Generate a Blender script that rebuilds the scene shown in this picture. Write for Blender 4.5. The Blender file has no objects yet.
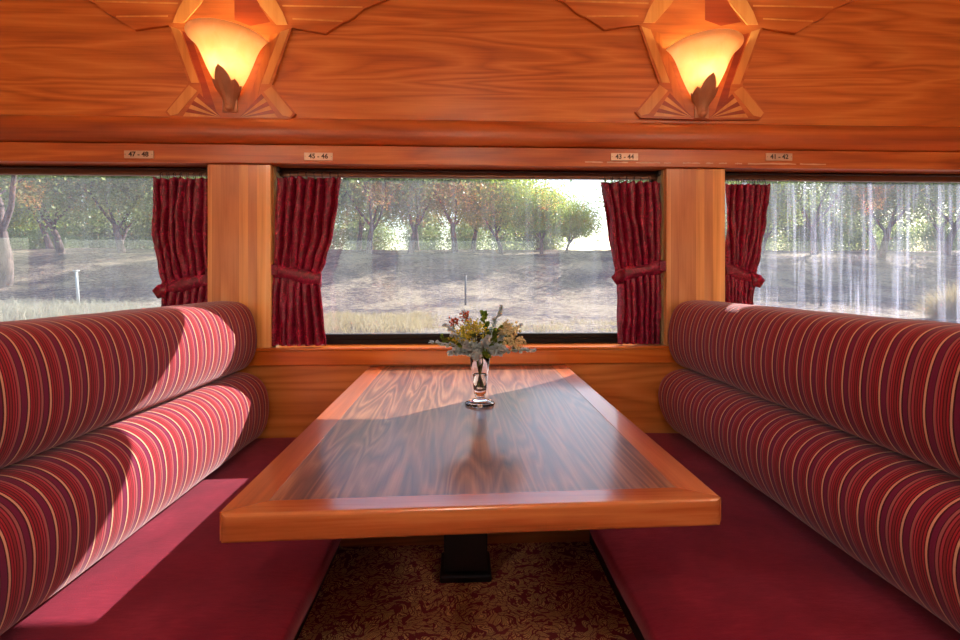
import bpy, bmesh, math, random
from mathutils import Vector, Matrix, noise as mnoise
C = bpy.context.scene.collection
PI = math.pi
F = 453.0; TH = 0.0375; CAMZ = 1.11

# ---------------------------------------------------------------- measuring helpers (read off a pixel at a known depth)
def X(px, Y):
    return Y*math.tan(math.atan((px-480)/F)+TH)
def P(px, py, Y):
    x = X(px, Y); zc = x*math.sin(TH)+Y*math.cos(TH)
    return Vector((x, Y, CAMZ-(py-278)*zc/F))
def lin(c):
    r = []
    for v in c[:3]:
        v /= 255.0
        r.append(v/12.92 if v <= .04045 else ((v+.055)/1.055)**2.4)
    return (*r, 1.0)

# ---------------------------------------------------------------- object helpers
def link(o, parent=None):
    C.objects.link(o)
    if parent is not None:
        o.parent = parent
    return o
def wloc(o):
    v = Vector(o.location)
    while o.parent is not None:
        o = o.parent; v = v+Vector(o.location)
    return v
def obj(name, bm, mats, parent=None, smooth=False, origin=None):
    """link bm (world coordinates) as ONE mesh object"""
    if parent is not None:
        org = Vector((0, 0, 0)); sh = wloc(parent)
    else:
        if origin is None:
            xs = [v.co.x for v in bm.verts]; ys = [v.co.y for v in bm.verts]; zs = [v.co.z for v in bm.verts]
            origin = ((min(xs)+max(xs))/2, (min(ys)+max(ys))/2, min(zs))
        org = Vector(origin); sh = org
    bmesh.ops.translate(bm, verts=bm.verts, vec=-sh)
    me = bpy.data.meshes.new(name)
    bm.to_mesh(me); bm.free()
    if not isinstance(mats, (list, tuple)): mats = [mats]
    for m in mats: me.materials.append(m)
    if smooth:
        for p in me.polygons: p.use_smooth = True
    o = bpy.data.objects.new(name, me); o.location = org
    return link(o, parent)
def empty(name, loc):
    o = bpy.data.objects.new(name, None); o.location = loc; o.empty_display_size = .05
    return link(o)
def tag(o, label, cat, group=None, kind=None):
    o['label'] = label; o['category'] = cat
    if group: o['group'] = group
    if kind: o['kind'] = kind
    return o
def struct(name, bm, mats, smooth=False, label=None):
    o = obj(name, bm, mats, None, smooth); o['kind'] = 'structure'
    if label: o['label'] = label; o['category'] = name.split('_')[0]
    return o
def copy_tree(o, parent=None):
    c = o.copy(); C.objects.link(c)
    if parent is not None:
        c.parent = parent; c.matrix_parent_inverse = o.matrix_parent_inverse.copy()
    for ch in list(bpy.data.objects):
        if ch.parent == o: copy_tree(ch, c)
    return c
def box(bm, x0, x1, y0, y1, z0, z1, mi=0, bev=0, seg=2):
    vs = [bm.verts.new((x, y, z)) for x in (x0, x1) for y in (y0, y1) for z in (z0, z1)]
    q = [(0,1,3,2),(4,6,7,5),(0,4,5,1),(2,3,7,6),(0,2,6,4),(1,5,7,3)]
    fs = [bm.faces.new([vs[i] for i in f]) for f in q]
    for f in fs: f.material_index = mi
    if bev:
        es = set(e for f in fs for e in f.edges)
        r = bmesh.ops.bevel(bm, geom=list(es), offset=bev, segments=seg, affect='EDGES', profile=.5)
        for f in r['faces']: f.material_index = mi
def BM(): return bmesh.new()
def bxm(*a, **k):
    bm = BM(); box(bm, *a, **k); return bm
def tube(bm, pts, rads, n=8, mi=0, cap=True):
    pts = [Vector(p) for p in pts]; rings = []
    up = Vector((0, 0, 1))
    for i, p in enumerate(pts):
        d = (pts[min(i+1, len(pts)-1)]-pts[max(i-1, 0)]).normalized()
        a = d.cross(up)
        if a.length < .05: a = d.cross(Vector((1, 0, 0)))
        a.normalize(); b = d.cross(a).normalized()
        r = rads[i] if isinstance(rads, (list, tuple)) else rads
        rings.append([bm.verts.new(p+a*math.cos(2*PI*k/n)*r+b*math.sin(2*PI*k/n)*r) for k in range(n)])
    for i in range(len(rings)-1):
        for k in range(n):
            f = bm.faces.new((rings[i][k], rings[i][(k+1) % n], rings[i+1][(k+1) % n], rings[i+1][k])); f.material_index = mi; f.smooth = True
    if cap:
        bm.faces.new(list(reversed(rings[0]))).material_index = mi; bm.faces.new(rings[-1]).material_index = mi
def lathe(bm, prof, cx, cy, n=32, mi=0, a0=0, a1=2*PI, closed=True, sx=1, sy=1):
    cols = []
    m = n if closed else n+1
    for k in range(m):
        a = a0+(a1-a0)*k/n
        cols.append([bm.verts.new((cx+r*math.cos(a)*sx, cy+r*math.sin(a)*sy, z)) for r, z in prof])
    for k in range(n):
        A = cols[k]; B = cols[(k+1) % m]
        for j in range(len(prof)-1):
            try:
                f = bm.faces.new((A[j], B[j], B[j+1], A[j+1])); f.material_index = mi; f.smooth = True
            except ValueError: pass
    bmesh.ops.remove_doubles(bm, verts=bm.verts, dist=1e-5)
def prism(bm, poly, y0, y1, mi=0, bev=0):
    """polygon in XZ, front face at y0 (towards the room), back at y1"""
    a = [bm.verts.new((x, y0, z)) for x, z in poly]; b = [bm.verts.new((x, y1, z)) for x, z in poly]
    n = len(poly)
    fs = [bm.faces.new(a), bm.faces.new(list(reversed(b)))]
    for i in range(n):
        fs.append(bm.faces.new((a[i], b[i], b[(i+1) % n], a[(i+1) % n])))
    for f in fs: f.material_index = mi
    if bev:
        es = [e for e in fs[0].edges]
        r = bmesh.ops.bevel(bm, geom=es, offset=bev, segments=2, affect='EDGES')
        for f in r['faces']: f.material_index = mi
    bmesh.ops.recalc_face_normals(bm, faces=bm.faces)
def chaikin(pts, it=3, closed=False):
    for _ in range(it):
        q = []
        n = len(pts)
        rng = range(n) if closed else range(n-1)
        if not closed: q.append(pts[0])
        for i in rng:
            a = Vector(pts[i]); b = Vector(pts[(i+1) % n])
            q.append(tuple(a*.75+b*.25)); q.append(tuple(a*.25+b*.75))
        if not closed: q.append(pts[-1])
        pts = q
    return pts
def interp(tab, t):
    if t <= tab[0][0]: return tab[0][1]
    for (a, va), (b, vb) in zip(tab, tab[1:]):
        if t <= b:
            s = (t-a)/(b-a); s = s*s*(3-2*s)*.5+s*.5
            return va+(vb-va)*s
    return tab[-1][1]

# ---------------------------------------------------------------- material helpers
class NT:
    def __init__(s, name):
        s.m = bpy.data.materials.new(name); s.m.use_nodes = True
        s.t = s.m.node_tree; s.t.nodes.clear()
        s.out = s.n('ShaderNodeOutputMaterial')
    def n(s, typ, **kw):
        nd = s.t.nodes.new(typ)
        for k, v in kw.items():
            if hasattr(nd, k) and k not in nd.inputs: setattr(nd, k, v)
            else: nd.inputs[k].default_value = v
        return nd
    def l(s, a, b): s.t.links.new(a, b)
    def ramp(s, stops, fac, interp='LINEAR'):
        r = s.n('ShaderNodeValToRGB'); cr = r.color_ramp; cr.interpolation = interp
        while len(cr.elements) < len(stops): cr.elements.new(.5)
        for e, (p, c) in zip(cr.elements, stops):
            e.position = p; e.color = c if len(c) == 4 else (*c, 1)
        s.l(fac, r.inputs[0]); return r.outputs[0]
    def math(s, op, a, b=None, c=None, clamp=False):
        nd = s.n('ShaderNodeMath'); nd.operation = op; nd.use_clamp = clamp
        for i, v in enumerate((a, b, c)):
            if v is None: continue
            if isinstance(v, (int, float)): nd.inputs[i].default_value = v
            else: s.l(v, nd.inputs[i])
        return nd.outputs[0]
    def mix(s, f, a, b, mode='MIX'):
        nd = s.n('ShaderNodeMix'); nd.data_type = 'RGBA'; nd.blend_type = mode
        for i, v in ((0, f), (6, a), (7, b)):
            if isinstance(v, (int, float)): nd.inputs[i].default_value = v
            elif isinstance(v, tuple): nd.inputs[i].default_value = v
            else: s.l(v, nd.inputs[i])
        return nd.outputs[2]
    def coords(s, scale=(1, 1, 1), rot=(0, 0, 0), kind='Object', loc=(0, 0, 0)):
        tc = s.n('ShaderNodeTexCoord'); mp = s.n('ShaderNodeMapping')
        mp.inputs['Scale'].default_value = scale; mp.inputs['Rotation'].default_value = rot; mp.inputs['Location'].default_value = loc
        s.l(tc.outputs[kind], mp.inputs[0]); return mp.outputs[0]
    def noise(s, vec, scale=5, detail=4, rough=.5, dist=0):
        nd = s.n('ShaderNodeTexNoise'); s.l(vec, nd.inputs['Vector'])
        nd.inputs['Scale'].default_value = scale; nd.inputs['Detail'].default_value = detail
        nd.inputs['Roughness'].default_value = rough; nd.inputs['Distortion'].default_value = dist
        return nd.outputs[0]
    def bump(s, h, strength=.2, dist=.01):
        b = s.n('ShaderNodeBump'); b.inputs['Strength'].default_value = strength; b.inputs['Distance'].default_value = dist
        s.l(h, b.inputs['Height']); return b.outputs[0]
    def pbr(s, col, rough=.5, **kw):
        b = s.n('ShaderNodeBsdfPrincipled')
        if isinstance(col, tuple): b.inputs['Base Color'].default_value = col
        else: s.l(col, b.inputs['Base Color'])
        if isinstance(rough, (int, float)): b.inputs['Roughness'].default_value = rough
        else: s.l(rough, b.inputs['Roughness'])
        for k, v in kw.items():
            k = k.replace('_', ' ')
            if isinstance(v, (int, float, tuple)): b.inputs[k].default_value = v
            else: s.l(v, b.inputs[k])
        s.l(b.outputs[0], s.out.inputs[0]); return b

def flat(name, c, rough=.5, metal=0, **kw):
    s = NT(name); v = s.coords((1, 1, 1))
    n = s.noise(v, 40, 3)
    col = s.mix(n, tuple(x*.85 for x in lin(c)[:3])+(1,), tuple(min(1, x*1.12) for x in lin(c)[:3])+(1,))
    s.pbr(col, rough, Metallic=metal, **kw); return s.m

def wood(name, dark, mid, light, axis='x', scale=1.0, rough=.3, coat=.35, figure=1.0, seed=0, planks=None, contrast=1.0, cr=.12, spec=.5):
    """varnished wood: long grain along axis, cathedral figure, fine pores; planks=(axis, width) shifts tone board by board"""
    s = NT(name)
    L = .55*scale; T = 7.0*scale
    sc = {'x': (L, T, T), 'y': (T, L, T), 'z': (T, T, L)}[axis]
    tc = s.n('ShaderNodeTexCoord')
    vec = tc.outputs['Object']
    if planks:
        sep = s.n('ShaderNodeSeparateXYZ'); s.l(vec, sep.inputs[0])
        comp = sep.outputs['xyz'.index(planks[0])]
        idx = s.math('FLOOR', s.math('DIVIDE', comp, planks[1]))
        wn = s.n('ShaderNodeTexWhiteNoise'); wn.noise_dimensions = '1D'; s.l(idx, wn.inputs['W'])
        off = s.n('ShaderNodeVectorMath'); off.operation = 'ADD'; s.l(vec, off.inputs[0])
        cm = s.n('ShaderNodeVectorMath'); cm.operation = 'SCALE'; s.l(wn.outputs['Color'], cm.inputs[0]); cm.inputs['Scale'].default_value = 7
        s.l(cm.outputs[0], off.inputs[1]); vec = off.outputs[0]
    mp = s.n('ShaderNodeMapping'); mp.inputs['Scale'].default_value = sc; mp.inputs['Location'].default_value = (seed*3.1, seed*1.7, seed*2.3)
    s.l(vec, mp.inputs[0]); v = mp.outputs[0]
    big = s.noise(v, .9, 2.5, .5, .6)                      # cathedral contours
    bands = s.math('FRACT', s.math('MULTIPLY', big, 9*figure))
    bands = s.math('ABSOLUTE', s.math('SUBTRACT', bands, .5)); bands = s.math('MULTIPLY', bands, 2.0)
    med = s.noise(v, 2.6, 5, .6, .3)
    mp2 = s.n('ShaderNodeMapping'); mp2.inputs['Scale'].default_value = tuple(a*(9 if a > 1 else 2.5) for a in sc); s.l(vec, mp2.inputs[0])
    fine = s.noise(mp2.outputs[0], 2.2, 4, .6)
    t = s.math('ADD', s.math('MULTIPLY', bands, .30), s.math('MULTIPLY', med, .55))
    t = s.math('ADD', t, s.math('MULTIPLY', fine, .35))
    t = s.math('ADD', s.math('MULTIPLY', s.math('SUBTRACT', t, .60), contrast), .5)
    col = s.ramp([(.18, lin(dark)), (.48, lin(mid)), (.8, lin(light))], t)
    if planks:
        hs = s.n('ShaderNodeHueSaturation'); s.l(col, hs.inputs['Color'])
        s.l(s.math('ADD', s.math('MULTIPLY', wn.outputs['Value'], .42), .78), hs.inputs['Value'])
        s.l(s.math('ADD', s.math('MULTIPLY', wn.outputs['Value'], .02), .488), hs.inputs['Hue'])
        col = hs.outputs[0]
    s.pbr(col, rough, Coat_Weight=coat, Coat_Roughness=cr, Specular_IOR_Level=spec, Normal=s.bump(fine, .06, .002)); return s.m

M = {}
M['panel'] = wood('cherry_panel', (150, 66, 22), (206, 114, 44), (232, 152, 74), 'x', 1.15, .36, .3, 1.0, 1, contrast=.85, cr=.2)
M['mould'] = wood('cherry_moulding', (130, 56, 20), (184, 92, 36), (210, 120, 58), 'x', .9, .4, .3, .7, 4, cr=.3)
M['beam'] = wood('cherry_beam', (142, 62, 20), (190, 98, 38), (216, 132, 64), 'x', 1.3, .4, .3, .6, 2, contrast=1.1, cr=.3)
M['sill'] = wood('cherry_sill', (158, 74, 20), (206, 108, 34), (228, 142, 60), 'x', 1.0, .28, .4, .6, 6, contrast=.8)
M['burl'] = wood('dado_veneer', (156, 84, 34), (206, 126, 58), (226, 154, 84), 'x', .55, .35, .3, 1.6, 9, contrast=.9)
M['pillar'] = wood('maple_pillar', (196, 124, 62), (234, 170, 100), (248, 200, 138), 'z', .9, .35, .25, .5, 3, planks=('x', .036))
M['inlay'] = wood('inlay_medium', (160, 76, 22), (198, 104, 34), (222, 138, 60), 'z', 1.1, .3, .35, .6, 7)
M['inlay_board'] = wood('inlay_board', (156, 72, 24), (200, 106, 42), (222, 138, 68), 'x', 1.1, .3, .35, .6, 7, contrast=.8)
M['inlay_light'] = wood('inlay_light', (196, 122, 48), (222, 152, 76), (238, 180, 104), 'z', 1.2, .3, .35, .4, 8, contrast=.7)
M['inlay_dark'] = wood('inlay_dark', (120, 40, 14), (160, 62, 22), (184, 84, 34), 'x', 1.2, .3, .35, .5, 5, contrast=.8)
M['veneer'] = wood('walnut_table_veneer', (70, 32, 20), (124, 74, 48), (176, 120, 82), 'y', 1.7, .42, .55, 1.4, 11, contrast=1.15, cr=.16, spec=1.0)
M['edge'] = wood('cherry_table_edge', (124, 58, 28), (178, 94, 48), (206, 128, 72), 'x', 1.3, .22, .6, .5, 12, contrast=1.1)
M['edge_y'] = wood('cherry_table_edge_long', (132, 60, 24), (184, 94, 42), (212, 130, 70), 'y', 1.2, .35, .6, .5, 13, contrast=1.0, spec=.9)
M['black'] = flat('black_frame', (22, 20, 20), .45)
M['rubber'] = flat('black_rubber', (10, 10, 10), .8)
M['brown_rail'] = flat('brown_metal_rail', (112, 78, 58), .4, .3)
M['jamb'] = flat('painted_jamb', (150, 136, 96), .5)
M['steel'] = flat('dull_nickel', (170, 150, 130), .35, 1)
M['ring'] = flat('dark_wire_ring', (60, 52, 50), .4, .9)
M['plate'] = flat('aluminium_plate', (214, 186, 160), .4, .55)
M['ink'] = flat('dark_ink', (60, 40, 34), .6)
M['bronze'] = flat('bronze_casting', (196, 144, 108), .5, .4)
M['ceiling'] = flat('cream_ceiling', (226, 208, 178), .6)
M['chip'] = flat('bare_wood_chip', (226, 190, 158), .7)
M['plinth'] = flat('dark_plinth', (40, 14, 14), .7)

# striped moquette: stripes run round the roll, pattern repeats along the bench
def stripes():
    s = NT('striped_upholstery')
    tc = s.n('ShaderNodeTexCoord'); sep = s.n('ShaderNodeSeparateXYZ'); s.l(tc.outputs['Object'], sep.inputs[0])
    y = s.math('ADD', sep.outputs[1], 10.0)
    w = s.math('MULTIPLY', s.math('SUBTRACT', s.noise(tc.outputs['Object'], 6, 2), .5), .006)
    u = s.math('DIVIDE', s.math('ADD', y, w), .0455)
    fr = s.math('FRACT', u)
    dk = lin((84, 8, 22)); tan = lin((226, 172, 136)); red = lin((164, 34, 44)); rb = lin((138, 42, 44)); pk = lin((178, 58, 70)); tp = lin((168, 98, 92)); pu = lin((112, 22, 62)); vd = lin((62, 4, 22))
    a = [(0, tan), (.085, dk), (.13, red), (.2, dk), (.235, red), (.30, vd), (.33, rb), (.42, dk), (.46, pk), (.55, dk), (.60, tp), (.70, vd), (.735, pu), (.93, vd)]
    b = [(0, tan), (.085, dk), (.13, red), (.2, vd), (.24, rb), (.32, dk), (.36, red), (.43, dk), (.47, pk), (.53, vd), (.57, pk), (.61, tp), (.69, vd), (.72, pu), (.95, vd)]
    ca = s.ramp(a, fr, 'CONSTANT'); cb = s.ramp(b, fr, 'CONSTANT')
    alt = s.math('FRACT', s.math('MULTIPLY', s.math('FLOOR', u), .5)); alt = s.math('GREATER_THAN', alt, .25)
    col = s.mix(alt, ca, cb)
    wv = s.noise(s.coords((1, 1, 1)), 420, 2)
    col = s.mix(s.math('MULTIPLY', wv, .22), col, lin((140, 40, 50)))
    s.pbr(col, .85, Sheen_Weight=.35, Sheen_Roughness=.4, Sheen_Tint=(1, .75, .75, 1), Specular_IOR_Level=.2, Normal=s.bump(wv, .25, .002))
    return s.m
M['stripe'] = stripes()
def velvet():
    s = NT('crimson_velour')
    v = s.coords((1, 1, 1)); n1 = s.noise(v, 3.2, 4, .6, .4); n2 = s.noise(s.coords((1, 6, 1)), 30, 3)
    t = s.math('ADD', s.math('MULTIPLY', n1, .8), s.math('MULTIPLY', n2, .25))
    col = s.ramp([(.3, lin((92, 10, 30))), (.55, lin((122, 22, 44))), (.78, lin((152, 44, 64)))], t)
    s.pbr(col, .9, Sheen_Weight=.42, Sheen_Roughness=.38, Sheen_Tint=(1, .55, .62, 1), Specular_IOR_Level=.15, Normal=s.bump(s.noise(v, 300, 2), .2, .002))
    return s.m
M['velour'] = velvet()
def curtain_mat(name, seed):
    s = NT(name)
    v = s.coords((1, 1, 1), loc=(seed, 0, 0)); n1 = s.noise(v, 60, 5, .6, 1.2); n2 = s.noise(s.coords((1, 1, .12)), 26, 3)
    col = s.ramp([(.34, lin((84, 2, 32))), (.52, lin((134, 8, 50))), (.66, lin((204, 34, 86)))], n1)
    pb = s.pbr(col, .34, Sheen_Weight=.08, Sheen_Tint=(1, .45, .6, 1), Specular_IOR_Level=.6,
               Normal=s.bump(s.math('ADD', n1, s.math('MULTIPLY', n2, .4)), .38, .008))
    tr = s.n('ShaderNodeBsdfTranslucent'); tr.inputs[0].default_value = lin((190, 20, 50))
    mx = s.n('ShaderNodeMixShader'); mx.inputs[0].default_value = .14
    s.l(pb.outputs[0], mx.inputs[1]); s.l(tr.outputs[0], mx.inputs[2]); s.l(mx.outputs[0], s.out.inputs[0])
    return s.m
M['curtain'] = curtain_mat('crushed_burgundy_curtain', 0)

def pane(name, dirt, streak, refl=.055):
    """thin clear glazing: see-through, mirror share rising at glancing angles, dust film and dried water runs"""
    s = NT(name)
    g = s.n('ShaderNodeNewGeometry'); d = s.n('ShaderNodeVectorMath'); d.operation = 'DOT_PRODUCT'
    s.l(g.outputs['Normal'], d.inputs[0]); s.l(g.outputs['Incoming'], d.inputs[1])
    c = s.math('SUBTRACT', 1.0, s.math('ABSOLUTE', d.outputs['Value']), clamp=True)
    Fr = s.math('ADD', s.math('MULTIPLY', s.math('POWER', c, 5.0), .9), refl, clamp=True)
    tr = s.n('ShaderNodeBsdfTransparent'); tr.inputs[0].default_value = (.955, .965, 1, 1)
    gl = s.n('ShaderNodeBsdfGlossy'); gl.inputs['Roughness'].default_value = .018
    mx = s.n('ShaderNodeMixShader'); s.l(Fr, mx.inputs[0]); s.l(tr.outputs[0], mx.inputs[1]); s.l(gl.outputs[0], mx.inputs[2])
    v1 = s.coords((1, 1, .035)); st = s.noise(v1, 34, 4, .75)
    v2 = s.coords((1, 1, .25), loc=(3, 0, 0)); st2 = s.noise(v2, 8, 3, .6)
    stv = s.ramp([(.50, (0, 0, 0)), (.72, (1, 1, 1))], st)
    stv = s.math('MULTIPLY', stv, s.ramp([(.35, (.25, .25, .25)), (.7, (1, 1, 1))], st2))
    film = s.noise(s.coords((1, 1, 1)), 3, 5, .7)
    f = s.math('ADD', s.math('MULTIPLY', stv, streak), s.math('MULTIPLY', film, dirt), clamp=True)
    df = s.n('ShaderNodeBsdfDiffuse'); df.inputs[0].default_value = (.74, .78, .92, 1)
    tl = s.n('ShaderNodeBsdfTranslucent'); tl.inputs[0].default_value = (.74, .78, 1.0, 1)
    dm = s.n('ShaderNodeMixShader'); dm.inputs[0].default_value = .7; s.l(df.outputs[0], dm.inputs[1]); s.l(tl.outputs[0], dm.inputs[2])
    m2 = s.n('ShaderNodeMixShader'); s.l(f, m2.inputs[0]); s.l(mx.outputs[0], m2.inputs[1]); s.l(dm.outputs[0], m2.inputs[2])
    s.l(m2.outputs[0], s.out.inputs[0]); return s.m
M['pane_mid'] = pane('window_glass_hazy', .065, .07)
M['pane_left'] = pane('window_glass_dusty', .075, .04)
M['pane_right'] = pane('window_glass_streaked', .10, .50)
M['pane_far'] = pane('window_glass_plain', .05, .03)

def carpet():
    s = NT('leaf_pattern_carpet')
    v = s.coords((1, 1, 1)); n = s.n('ShaderNodeTexNoise'); s.l(v, n.inputs['Vector']); n.inputs['Scale'].default_value = 9; n.inputs['Detail'].default_value = 2
    ad = s.n('ShaderNodeMix'); ad.data_type = 'RGBA'; ad.blend_type = 'LINEAR_LIGHT'; ad.inputs[0].default_value = .10
    s.l(v, ad.inputs[6]); s.l(n.outputs['Color'], ad.inputs[7])
    mp = s.n('ShaderNodeMapping'); mp.inputs['Scale'].default_value = (1, 1.9, 1); mp.inputs['Rotation'].default_value = (0, 0, .7); s.l(ad.outputs[2], mp.inputs[0])
    vo = s.n('ShaderNodeTexVoronoi'); vo.feature = 'DISTANCE_TO_EDGE'; vo.inputs['Scale'].default_value = 30; s.l(mp.outputs[0], vo.inputs['Vector'])
    vr = s.n('ShaderNodeTexVoronoi'); vr.feature = 'F1'; vr.inputs['Scale'].default_value = 30; s.l(mp.outputs[0], vr.inputs['Vector'])
    rib = s.n('ShaderNodeTexWave'); rib.inputs['Scale'].default_value = 46; rib.inputs['Distortion'].default_value = 5; s.l(mp.outputs[0], rib.inputs['Vector'])
    m1 = s.math('GREATER_THAN', vo.outputs['Distance'], .07)
    sep = s.n('ShaderNodeSeparateColor'); s.l(vr.outputs['Color'], sep.inputs[0])
    keep = s.math('GREATER_THAN', sep.outputs[0], .10)
    gold = s.mix(s.math('GREATER_THAN', rib.outputs[0], .42), lin((150, 70, 44)), lin((248, 202, 136)))
    col = s.mix(s.math('MULTIPLY', m1, keep), lin((136, 16, 38)), gold)
    s.pbr(col, .95, Sheen_Weight=.2, Normal=s.bump(s.noise(v, 350, 2), .5, .004)); return s.m
M['carpet'] = carpet()

# ================================================================= SETTING: the carriage
YW = 1.89          # inner face of the dado
XR = 5.9
YO = -1.25         # opposite inner face
PX = [-0.9075+1.888*k for k in range(-2, 4)]; PW = .1265       # pillar centres
ZT = 1.572         # underside of the header
ZS = .825          # sill top
struct('floor', bxm(-XR, XR, YO-.13, YW+.13, -.06, 0), M['carpet'])
struct('ceiling', bxm(-XR, XR, YO-.13, YW+.13, 2.47, 2.55), M['ceiling'])
struct('wall_left', bxm(-XR-.1, -XR, YO-.13, YW+.13, -.06, 2.55), M['panel'])
struct('wall_right', bxm(XR, XR+.1, YO-.13, YW+.13, -.06, 2.55), M['panel'])

def side_wall(sgn, tagname, y_in, n0, full):
    """one long side of the carriage; sgn=+1: windows side in the photo, y_in = inner face"""
    def Y(d): return y_in+sgn*d            # d measured outward from the inner face
    def b(x0, x1, d0, d1, z0, z1, **k):
        a, c = sorted((Y(d0), Y(d1))); return bxm(x0, x1, a, c, z0, z1, **k)
    tn = [n0]
    def trim(bm, m, smooth=False):
        o = struct('trim_%d' % tn[0], bm, m, smooth); tn[0] += 1; return o
    struct('wall_'+tagname, b(-XR, XR, 0, .125, 0, .752), M['burl'])
    struct('wall_'+tagname+'_upper', b(-XR, XR, -.02, .125, ZT+.08, 2.47), M['panel'])
    # sill board with a rounded nosing
    bm = b(-XR, XR, -.016, .075, .752, .812, bev=.004)
    a, c = sorted((Y(-.024), Y(.085))); box(bm, -XR, XR, a, c, .8125, ZS, bev=.005)
    trim(bm, M['sill'])
    # header: lower flat board and a convex moulding above it
    trim(b(-XR, XR, -.032, .045, ZT, 1.648, bev=.003), M['beam'])
    prof = chaikin([(-.02, 1.649), (-.046, 1.652), (-.058, 1.690), (-.050, 1.735), (-.03, 1.757), (-.019, 1.760)], 4)
    bm = BM(); ra = [bm.verts.new((-XR, Y(d), z)) for d, z in prof]; rb_ = [bm.verts.new((XR, Y(d), z)) for d, z in prof]
    for i in range(len(prof)-1): bm.faces.new((ra[i], ra[i+1], rb_[i+1], rb_[i]))
    bm.faces.new((ra[0], rb_[0], rb_[-1], ra[-1])); bm.faces.new(ra); bm.faces.new(list(reversed(rb_)))
    bmesh.ops.recalc_face_normals(bm, faces=bm.faces)
    trim(bm, M['mould'])
    # soffit above the panes
    trim(b(-XR, XR, .075, .12, ZT-.004, ZT+.08), M['rubber'])
    trim(b(-XR, XR, .0855, .12, .752, .845), M['rubber'])
    for i, x in enumerate(PX):
        trim(b(x-PW, x+PW, -.018, .1, ZS+.0005, ZT-.0005, bev=.004), M['pillar'])
    return tn[0]
nn = side_wall(1, 'front', YW, 1, True)
nn = side_wall(-1, 'back', YO, nn, False)

def window(n, x0, x1, y, sgn, pm):
    """pane in a black gasket; y = plane of the glass"""
    w = empty('window_%d' % n, ((x0+x1)/2, y, ZS)); w['kind'] = 'structure'
    z0, z1 = .848, 1.566
    obj('pane', bxm(x0+.012, x1-.012, y-.003, y+.003, z0+.002, z1-.002), M[pm], w)
    bm = BM(); t = .020
    box(bm, x0, x1, y-.014, y+.014, z0-.002, z0+t, bev=.004); box(bm, x0, x1, y-.014, y+.014, z1-t, z1+.002, bev=.004)
    box(bm, x0, x0+t, y-.014, y+.014, z0+t, z1-t); box(bm, x1-t, x1, y-.014, y+.014, z0+t, z1-t)
    obj('frame', bm, M['rubber'], w)
    bm = BM()
    for xa, xb in ((x0-.003, x0+.010), (x1-.010, x1+.003)):
        a, c = sorted((y-sgn*.085, y-sgn*.015)); box(bm, xa, xb, a, c, ZS+.001, z1+.004)
    obj('jamb', bm, M['jamb'], w)
    return w
wn = 1
for k in range(len(PX)-1):
    pm = ['pane_left', 'pane_left', 'pane_mid', 'pane_right', 'pane_right'][k]
    window(wn, PX[k]+PW, PX[k+1]-PW, YW+.095, 1, pm); wn += 1
for k in range(len(PX)-1):
    window(wn, PX[k]+PW, PX[k+1]-PW, YO-.095, -1, 'pane_far'); wn += 1

# worn varnish chips along the lower edge of the header (right of centre in the photo)
random.seed(5)
bm = BM(); yb = YW-.033
for a, b_ in ((585, 603), (607, 628), (636, 660), (664, 671), (683, 700), (706, 713), (719, 727), (735, 742), (748, 796), (800, 826)):
    x0, x1 = X(a, yb), X(b_, yb); n = 6
    top = [(x0+(x1-x0)*i/n, 1.5895+random.uniform(.001, .0042)) for i in range(n+1)]
    bot = [(x0+(x1-x0)*i/n, 1.5885-random.uniform(0, .002)) for i in range(n, -1, -1)]
    prism(bm, top+bot, yb-.0006, yb+.0005)
struct('trim_90', bm, M['chip'])

# ================================================================= number plates on the header
def plate(cx, cy, txt, label):
    p = P(cx, cy, YW-.034); r = empty('seat_number_plate', (p.x, YW-.032, p.z-.016))
    tag(r, label, 'number plate')
    obj('plate', bxm(p.x-.057, p.x+.057, YW-.036, YW-.031, p.z-.0155, p.z+.0155, bev=.001), M['plate'], r)
    fc = bpy.data.curves.new('lettering', 'FONT'); fc.body = txt; fc.size = .027; fc.align_x = 'CENTER'; fc.align_y = 'CENTER'; fc.extrude = .0004
    fc.offset = .0006
    fc.materials.append(M['ink'])
    t0 = bpy.data.objects.new('lettering_curve', fc); link(t0); bpy.context.view_layer.update()
    me = bpy.data.meshes.new_from_object(t0.evaluated_get(bpy.context.evaluated_depsgraph_get())); bpy.data.objects.remove(t0)
    me.transform(Matrix.Translation((0, -.0046, .016)) @ Matrix.Rotation(PI/2, 4, 'X'))
    if not me.materials: me.materials.append(M['ink'])
    link(bpy.data.objects.new('lettering', me), r)
    for sx in (-.052, .052):
        bm = BM(); tube(bm, [(p.x+sx, YW-.0375, p.z), (p.x+sx, YW-.0355, p.z)], .002, 8); obj('screw', bm, M['steel'], r)
plate(139, 154.5, '47 - 48', 'small aluminium seat number plate above the curtain of the left window')
plate(318.5, 156.5, '45 - 46', 'small aluminium seat number plate above the left curtain of the middle window')
plate(624.5, 157, '43 - 44', 'small aluminium seat number plate above the right curtain of the middle window')
plate(779, 157, '41 - 42', 'small aluminium seat number plate above the curtain of the right window')

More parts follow.
